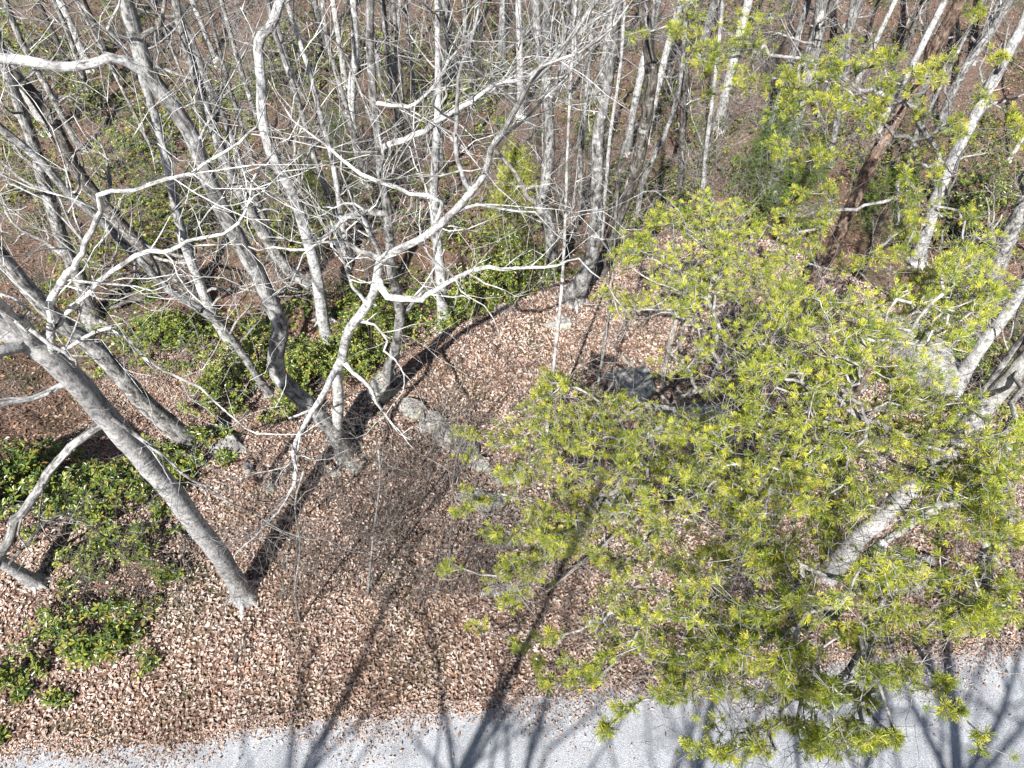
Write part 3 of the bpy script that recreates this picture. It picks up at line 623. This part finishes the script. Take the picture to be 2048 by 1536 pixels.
pine('slender pine spreading small tufts over the centre of the knoll', B, tp_, tr_, [
    (1400, 470, 110, 75, 330, 8.8, .6), (1330, 560, 130, 80, 280, 8.8, .6), (1480, 600, 130, 90, 300, 8.4, .6), (1250, 480, 45, 35, 40, 9, .4), (1150, 830, 130, 70, 290, 8.0, .5), (1085, 780, 50, 35, 50, 8, .4),
    (1000, 860, 80, 35, 60, 8, .4), (1180, 960, 160, 100, 430, 7.6, .5), (1310, 880, 150, 80, 330, 7.8, .6), (1060, 1090, 90, 65, 150, 7.4, .4), (1210, 1080, 140, 55, 180, 7.2, .5), (930, 1010, 60, 18, 30, 7.6, .3), (1000, 950, 90, 60, 70, 7.8, .4), (980, 1150, 90, 60, 50, 7.4, .3), (1400, 730, 90, 60, 130, 8.2, .5)], tuft=.05)
B, tp_, tr_ = trunk_from_px([(1424, 1226), (1470, 1160), (1530, 1075), (1590, 985), (1650, 890)], 12, 1.2, .02)
pine('bushy pine covering the right side above the large boulder', B, tp_, tr_, [
    (1650, 680, 170, 105, 470, 6.9, .6), (1750, 800, 165, 105, 460, 6.5, .5), (1850, 620, 120, 95, 280, 7.2, .5), (1950, 560, 95, 85, 230, 7.2, .5), (1560, 800, 115, 80, 210, 6.8, .5), (1500, 900, 165, 95, 400, 6.6, .5),
    (1700, 950, 190, 95, 480, 6.1, .5), (1950, 930, 105, 125, 320, 6.0, .5), (1400, 1050, 140, 95, 320, 6.5, .5), (1600, 1080, 140, 90, 280, 6.0, .5)], tuft=.05)
B, tp_, tr_ = trunk_from_px([(1657, 1145), (1724, 1067), (1785, 1012), (1880, 915), (1980, 800)], 40, 1.5, .06)
pine('near pine on pale grey trunk with large tufts hanging over the road', B, tp_, tr_, [
    (1860, 1090, 170, 110, 240, 5.4, .45), (1760, 1200, 200, 90, 280, 5.1, .4), (1350, 1230, 170, 100, 280, 5.8, .4), (1510, 1200, 140, 110, 210, 5.5, .4), (1650, 1340, 110, 70, 110, 4.8, .3), (1500, 1390, 190, 55, 90, 5.2, .3),
    (1240, 1370, 120, 60, 55, 5.6, .3), (1800, 1390, 120, 60, 60, 4.7, .3), (1960, 1190, 80, 90, 80, 5.0, .3), (1600, 1475, 110, 45, 60, 4.9, .3), (1740, 1480, 70, 50, 50, 4.6, .25), (1450, 1500, 90, 30, 30, 5.0, .25), (1190, 1430, 50, 40, 14, 5.4, .2), (1960, 1480, 40, 20, 7, 4.5, .2), (1700, 1420, 110, 90, 110, 4.7, .35), (1420, 1330, 150, 70, 120, 5.3, .35), (1400, 1450, 140, 60, 60, 5.1, .3), (1560, 1290, 150, 70, 130, 5.2, .4), (2010, 1080, 60, 130, 90, 5.2, .3), (1930, 1010, 110, 60, 110, 5.6, .3), (1050, 1240, 110, 55, 45, 6.2, .3), (1110, 1330, 55, 45, 40, 5.9, .3)], mat='smooth', tuft=.05)
B, tp_, tr_ = trunk_from_px([(1200, 545), (1213, 506), (1240, 427), (1271, 342), (1295, 222), (1302, 137), (1295, 68), (1288, 0)], 26, 4, .06)
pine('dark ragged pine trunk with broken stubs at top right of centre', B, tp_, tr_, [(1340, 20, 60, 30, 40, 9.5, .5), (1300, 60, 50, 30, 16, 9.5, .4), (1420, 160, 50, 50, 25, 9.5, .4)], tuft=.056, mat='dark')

def conifer(label, px, py, rpx, hgt, n, nm='needles_green'):
    B = ground_hit(px, py); T = empty('young_conifer', B, label, 'tree', 'young conifers behind the knoll'); d = np.dot(B - CAMP, [0, CP, -SP]); r = rpx * d / F
    mb = MB(); mb.tube([B + np.array([0, 0, -.2]), B + np.array([.05, 0, hgt * .5]), B + np.array([0, .03, hgt])], [.035, .025, .008], 6); mb.build('trunk', M['brush'], T)
    pos = []; dr = []; wood = MB()
    for _ in range(n // 9):
        t = R.random() ** .8; z = hgt * (.15 + .83 * t); az = R.uniform(0, 6.283); l = r * (1.05 - t) * R.uniform(.5, 1.1) + .08
        d_ = np.array([math.cos(az), math.sin(az), R.uniform(-.1, .3)]); p0 = B + np.array([0, 0, z]); p1 = p0 + d_ * l
        wood.tube([p0, p0 + d_ * l * .5 + np.array([0, 0, .03]), p1], [.008, .006, .003], 3)
        for k in range(9):
            f = R.uniform(.3, 1.05); pos.append(p0 + d_ * l * f + .12 * rng.standard_normal(3) * r); dr.append(d_ + .5 * rng.standard_normal(3) + np.array([0, 0, .3]))
    wood.build('branches', M['brush'], T)
    mb = MB(); tuft_mesh(mb, np.array(pos), np.array(dr), np.full(len(pos), .09), 16, .008); c_ = mb.build('crown', M[nm], T, smooth=False); c_['kind'] = 'stuff'
conifer('bright green young conifer behind the ridge crest at centre', 1030, 480, 75, 3.4, 1200, 'needles')
conifer('soft green young hemlock left of the white tree', 640, 440, 60, 2.6, 700)
conifer('small green conifer between pale trunks left of top centre', 695, 345, 50, 2.4, 500)
conifer('dark green conifer behind the pine at upper right', 1500, 430, 85, 4.2, 1300)
conifer('shaded green conifer left of the reddish pine foot', 1570, 470, 75, 3.2, 1000)
conifer('low green conifer right of the reddish pine foot', 1740, 480, 70, 2.6, 800)

# ------------------------------------------------------------------ laurel shrubs
def shrub(label, px, py, rpx, rpy, hgt, n, leaf=.085, nm='laurel'):
    B = ground_hit(px, py); d = np.dot(B - CAMP, [0, CP, -SP]); rx_ = rpx * d / F; ry_ = rpy * d / F * 1.15
    T = empty('laurel_shrub', B, label, 'shrub', 'laurel shrubs'); mb = MB(); st = MB()
    nw = int(n * (1.35 if B[2] < -.8 else .8)) // 6; pos = []; nrm = []; lumps = [(R.gauss(0, .62), R.gauss(0, .62), R.uniform(.35, 1)) for _ in range(max(5, nw // 11))]
    while len(pos) < nw:
        l = R.choice(lumps); u_, v_ = l[0] + R.gauss(0, .12), l[1] + R.gauss(0, .12)
        if u_ * u_ + v_ * v_ > 2.4: continue
        x_, y_ = B[0] + u_ * rx_, B[1] + v_ * ry_; z_ = hz(x_, y_) + hgt * (1.5 if B[2] < -.8 else 1.0) * l[2] * (1.05 - .4 * min(u_ * u_ + v_ * v_, 1.6)) * R.uniform(.45, 1.08)
        pos.append((x_, y_, z_)); nrm.append((u_ * .5 + R.gauss(0, .3), v_ * .5 - .25 + R.gauss(0, .3), 1))
        if len(pos) % 5 == 0:
            g0 = np.array([B[0] + u_ * rx_ * .55, B[1] + v_ * ry_ * .55, 0]); g0[2] = hz(g0[0], g0[1]) - .05; e = np.array(pos[-1])
            st.tube([g0, (g0 + e) / 2 + .06 * rng.standard_normal(3), e], [.012, .008, .004], 4)
    pos = np.array(pos); nn = np.array(nrm); nn /= np.linalg.norm(nn, axis=1)[:, None]
    K = 6; a = rng.standard_normal((nw, 3)); a -= nn * (a * nn).sum(1)[:, None]; a /= np.linalg.norm(a, axis=1)[:, None]; b_ = np.cross(nn, a)
    th = rng.random((nw, 1)) * 6.28 + np.arange(K)[None] * 2 * math.pi / K + .3 * rng.standard_normal((nw, K))
    dv = a[:, None] * np.cos(th)[..., None] + b_[:, None] * np.sin(th)[..., None] + nn[:, None] * (.35 * rng.random((nw, K, 1)) + .05)
    dv /= np.linalg.norm(dv, axis=2)[..., None]; sd = np.cross(np.repeat(nn[:, None], K, 1), dv); sd /= np.linalg.norm(sd, axis=2)[..., None]
    L = leaf * (.7 + .5 * rng.random((nw, K, 1))); W = L * .19
    p0 = pos[:, None] + dv * .01; up_ = np.repeat(nn[:, None], K, 1)
    q = [p0, p0 + dv * L * .35 + sd * W + up_ * W * .4, p0 + dv * L * .7 + sd * W * .9 + up_ * W * .35, p0 + dv * L - up_ * L * .12, p0 + dv * L * .7 - sd * W * .9 + up_ * W * .35, p0 + dv * L * .35 - sd * W + up_ * W * .4]
    V = np.stack(q, 2).reshape(-1, 3); i = np.arange(nw * K)[:, None] * 6
    mb.quads(V, np.concatenate([i + np.array([0, 3, 2, 1]), i + np.array([0, 5, 4, 3])]))
    f = mb.build('foliage', M[nm], T, smooth=False); f['kind'] = 'stuff'
    if st.n: st.build('stems', M['brush'], T)['kind'] = 'stuff'
for a in [
 ('broad dark green laurel on the slope behind the straight leaning trunk', 330, 690, 110, 60, .9, 3000), ('yellow-green laurel beside the slanting trunks left of centre', 490, 770, 80, 80, .9, 2400),
 ('glossy laurel under the big curved trunk at left of centre', 625, 770, 70, 90, 1.1, 3000), ('dark laurel thicket behind the white crooked tree', 735, 720, 60, 100, 1.3, 3200),
 ('large-leaved dark laurel at the left edge', 45, 990, 95, 80, 1.3, 1900, .13), ('sunlit laurel below the smooth leaning trunk at left', 190, 1000, 150, 75, .8, 3600),
 ('sparse laurel above the leaf-strewn lower left', 260, 1110, 110, 45, .5, 900), ('low round laurel standing apart at lower left', 185, 1270, 110, 75, .6, 2000, .085), ('blurred laurel clipped by the left edge at lower left', 5, 1360, 45, 80, .5, 600, .085),
 ('laurel between the two leaning trunks at left', 345, 920, 80, 70, .8, 1900), ('small laurel at the foot of the straight leaning trunk', 430, 890, 45, 50, .6, 700),
 ('bright green laurel bank behind the ridge at centre', 985, 600, 110, 75, 1.5, 3600), ('small dark laurel beside the whitish mossy-footed tree', 925, 650, 40, 35, .9, 900),
 ('laurel patch far up the slope near the top left corner', 50, 110, 70, 40, 1.2, 900, .13), ('laurel patch below the pale horizontal limb', 160, 240, 70, 45, 1.2, 1000, .12), ('laurel patch behind the big curved trunk high at left', 280, 290, 70, 50, 1.2, 1000, .12),
 ('laurel patch right of the big curved trunk at mid left', 430, 470, 65, 40, 1.0, 900, .11), ('laurel patch behind the S-shaped trunk near the top', 590, 150, 70, 70, 1.3, 1200, .12), ('laurel patch between trunks at top centre', 760, 130, 80, 60, 1.4, 1100, .13),
 ('dim laurel high at top centre right', 1010, 200, 90, 60, 1.3, 1100, .13), ('laurel patch at mid height behind white twigs', 860, 250, 80, 50, 1.2, 900, .12), ('laurel between the pale trunks on the right', 1900, 720, 70, 110, 1.0, 2200),
 ('laurel near the right edge below the leaning trunks', 1990, 880, 60, 60, .7, 900), ('laurel patch high at upper right behind pines', 1960, 420, 80, 80, 1.2, 1200, .12), ('laurel at upper middle left of the S-shaped trunk', 455, 220, 60, 50, 1.2, 800, .12),
 ('laurel hugging the ridge right of the tall straight tree', 1250, 520, 50, 40, .8, 600)]:
    shrub(*a)

# ------------------------------------------------------------------ rocks
ROCKLEAF = []
def rock(label, px, py, wpx, hpx, thick, seed, name='boulder', cat='rock', rotz=0.0):
    B = ground_hit(px, py); d = np.dot(B - CAMP, [0, CP, -SP]); sx = wpx * d / F / 2; sy = hpx * d / F / 2 * 1.1
    rs = np.random.default_rng(seed); bm = bmesh.new(); bmesh.ops.create_icosphere(bm, subdivisions=4, radius=1)
    pl = [(unit(rs.standard_normal(3)), rs.uniform(.55, .85)) for _ in range(9)] + [(np.array([0, 0, 1.0]), .6)]
    for v in bm.verts:
        p = np.array(v.co)
        for nn, dd in pl:
            k = np.dot(p, nn) - dd
            if k > 0: p = p - nn * k
        nz = mnoise.fractal(Vector(p * 2.2) + Vector((seed, 0, 0)), 1.0, 2.0, 5); p = p * (1 + .1 * nz) + .03 * np.array(mnoise.noise_vector(Vector(p * 6) + Vector((0, seed, 0))))
        q = np.array([p[0] * sx * 1.35, p[1] * sy * 1.35, p[2] * thick * 1.3]); c_, s_ = math.cos(rotz), math.sin(rotz)
        v.co = (q[0] * c_ - q[1] * s_, q[0] * s_ + q[1] * c_, q[2])
    me = bpy.data.meshes.new(name); bm.to_mesh(me); bm.free(); me.materials.append(M['rock'])
    me.polygons.foreach_set('use_smooth', np.zeros(len(me.polygons), bool))
    o = bpy.data.objects.new(name, me); COL.objects.link(o); o.location = (B[0], B[1], B[2] + thick * .02)
    vv = [v for v in me.vertices if v.normal.z > .6 and v.co.z > 0]
    for v in R.sample(vv, min(len(vv), 26)): ROCKLEAF.append((B[0] + v.co.x + R.gauss(0, .02), B[1] + v.co.y + R.gauss(0, .02), B[2] + thick * .02 + v.co.z))
    tag(o, label, cat, 'rocks on the knoll')
for k, a in enumerate([
 ('grey boulder at the ridge edge left of centre, above the long shadow', 768, 775, 50, 60, .35), ('mossy uppermost slab of the broken ledge on the open leaves', 826, 822, 56, 30, .2), ('grey-green second slab down the broken ledge', 862, 850, 52, 34, .22), ('pale third slab down the broken ledge', 898, 878, 46, 30, .2), ('mossy fourth slab near the lower end of the broken ledge', 925, 905, 52, 34, .22), ('jagged pale lowest slab of the broken ledge', 955, 930, 50, 22, .2), ('flat grey rock right of the lowest ledge slab', 1015, 950, 60, 34, .14), 
 ('large pale boulder amid leaves right of centre', 1270, 772, 95, 75, .3), ('small round boulder at the foot of the big curved tree', 712, 932, 36, 36, .22), ('flat tan rock on the ridge edge at left', 458, 902, 66, 40, .2),
 ('small angular pale stone below the tan ridge rock', 500, 936, 20, 24, .12), ('small flat stone left of the round boulder', 660, 942, 40, 16, .12), ('narrow upright stone left of the thick tree shadow', 540, 968, 18, 36, .2),
 ('flat pale stone high on the open leaves', 1120, 648, 50, 26, .12), ('white stone on the ridge crest', 1003, 621, 24, 18, .15), ('flat whitish stone low in the leaf clearing', 1010, 1178, 80, 22, .1),
 ('tall cracked white boulder on the right behind pine tufts', 1825, 715, 70, 165, .7), ('pale boulder under the near pine at lower right', 1825, 1130, 60, 50, .25), ('white-topped rock under pine boughs at centre right', 1225, 1005, 60, 40, .25),
 ('broad grey slab half hidden under central pine boughs', 960, 1000, 90, 36, .14), ('shaded boulder beneath the dead snag', 1400, 850, 120, 60, .4), ('grey rock under bushy pine lower right of centre', 1620, 920, 90, 60, .35), ('pale stone in laurel left of centre', 518, 775, 24, 20, .2)]):
    rock(*a, 31 + k, rotz=R.uniform(-.4, .4))

RL = np.array(ROCKLEAF); mb = MB(); scatter_leaves(mb, RL[:, 0], RL[:, 1], .04, .09, .012, .5)
dz = RL[:, 2] - height(RL[:, 0], RL[:, 1]); assert len(mb.v[0]) == 4 * len(dz); mb.v[0][:, 2] += np.repeat(dz, 4)
tag(mb.build('leaves_on_rocks', M['litter'], smooth=False), 'stray fallen leaves caught on top of the rocks', 'leaf litter', kind='stuff')
# ------------------------------------------------------------------ fallen wood
def log(label, a, b_, w, mat='dead', name='fallen_branch', twigs=3, lift=.06):
    A = ground_hit(*a); Bq = ground_hit(*b_); n = 9; pts = []
    for i in range(n):
        p = A + (Bq - A) * i / (n - 1); p[:2] += .03 * rng.standard_normal(2); p[2] = max(p[2], hz(p[0], p[1])) + lift; pts.append(p)
    d = np.dot(A - CAMP, [0, CP, -SP]); r = w / 2 * d / F
    mb = MB(); mb.tube(pts, np.linspace(r, r * .45, n), 7, .08, True)
    for _ in range(twigs):
        j = R.randrange(2, n - 1); grow(mb, pts[j], unit(pts[j + 1] - pts[j]) + .7 * rng.standard_normal(3) * np.array([1, 1, .4]), R.uniform(.3, .8), r * .35, 1, .02)
    o = mb.build(name, M[mat]); tag(o, label, 'branch', 'fallen wood')
log('long fallen branch pointing at the large pale boulder', (1240, 712), (1348, 820), 9)
log('dark fallen log lying across the brown slope at left', (195, 622), (345, 585), 11, 'dark')
log('thin pale stick lying in the lower left leaves', (345, 1045), (388, 1150), 7)
log('fallen stick near the road edge at lower left', (470, 1330), (510, 1240), 5, 'dark')
log('fallen dead branch arching in the leaf clearing under pine boughs', (1278, 1045), (1080, 1200), 9, lift=.25, twigs=6)
log('crooked fallen branch below the dead snag', (1480, 830), (1340, 850), 12, 'dark')
log('fallen limb at the right edge under the pale leaning trunks', (1930, 850), (2030, 900), 12, 'brush')

# ------------------------------------------------------------------ undergrowth
mb = MB()
def brush(cx, cy, rx_, ry_, n, h0, h1, lvl=2):
    for _ in range(int(n * (1.4 if h1 > 2 else 1.9))):
        B = ground_hit(cx + R.uniform(-1, 1) * rx_, cy + R.uniform(-1, 1) * ry_)
        if B[1] < road_edge(B[0]) + .2: continue
        grow(mb, B - np.array([0, 0, .03]), np.array([R.gauss(0, .3), R.gauss(0, .3), 1]), R.uniform(h0, h1), R.uniform(.006, .012), lvl, .03, .16, 2.6 if h1 > 2 else 3.4, .0035, 4, True, h1 > 2)
for a in [(700, 1060, 130, 130, 34, .6, 1.6), (880, 1060, 110, 160, 40, .6, 1.7), (900, 900, 60, 60, 10, .5, 1.1), (600, 1180, 90, 70, 14, .5, 1.2), (330, 1150, 120, 80, 14, .5, 1.2), (450, 1280, 220, 90, 14, .3, .8), (1100, 1180, 150, 80, 14, .5, 1.1),
          (1250, 690, 110, 90, 14, .5, 1.2), (1000, 720, 150, 90, 14, .3, .9), (1450, 800, 100, 60, 12, .6, 1.4)]: brush(*a)
o = mb.build('brush_twigs', M['brush']); tag(o, 'thin brown leafless brush growing on the knoll', 'undergrowth', kind='stuff')
mb = MB()
for a in [(250, 480, 260, 150, 60, 1.0, 3.0), (600, 400, 250, 200, 70, 1.0, 3.2), (950, 300, 250, 220, 90, 1.2, 3.5), (1300, 250, 250, 200, 80, 1.2, 3.5), (1700, 250, 330, 220, 90, 1.2, 3.5), (300, 150, 300, 140, 80, 1.2, 3.5), (850, 110, 400, 100, 80, 1.2, 3.5), (200, 760, 180, 90, 22, .8, 2.0), (1150, 450, 180, 90, 40, 1, 2.6), (1960, 650, 90, 200, 26, .8, 2.4)]: brush(*a)
o = mb.build('hollow_twigs', M['twig']); tag(o, 'pale leafless saplings and brush filling the hollow behind', 'undergrowth', kind='stuff')
mb = MB(); pos = []
while len(pos) < 8500:
    bx, by = R.uniform(-40, 2080), R.uniform(-20, 700)
    B = ground_hit(bx, by)
    if B[2] > -1.2 or mnoise.noise(Vector((B[0] * .35, B[1] * .35, 3.7))) < .02: continue
    for _ in range(R.randrange(3, 9)): x_, y_ = B[0] + R.gauss(0, .35), B[1] + R.gauss(0, .35); pos.append((x_, y_, hz(x_, y_) + R.uniform(.08, .75)))
pos = np.array(pos); nw = len(pos); K = 6; th = rng.random((nw, 1)) * 6.28 + np.arange(K)[None] * 1.047 + .3 * rng.standard_normal((nw, K))
dv = np.stack([np.cos(th), np.sin(th), .3 * rng.standard_normal((nw, K))], -1); sd = np.stack([-np.sin(th), np.cos(th), .3 * rng.standard_normal((nw, K))], -1)
L = .13 * (.6 + .6 * rng.random((nw, K, 1))); p0 = pos[:, None] + .02 * rng.standard_normal((nw, K, 3))
V = np.stack([p0, p0 + dv * L * .5 + sd * L * .22, p0 + dv * L, p0 + dv * L * .5 - sd * L * .22], 2).reshape(-1, 3)
mb.quads(V, np.arange(nw * K)[:, None] * 4 + np.arange(4)[None])
tag(mb.build('evergreen_groundcover', M['laurel'], smooth=False), 'scattered evergreen leaves covering the floor of the hollow', 'groundcover', kind='stuff')
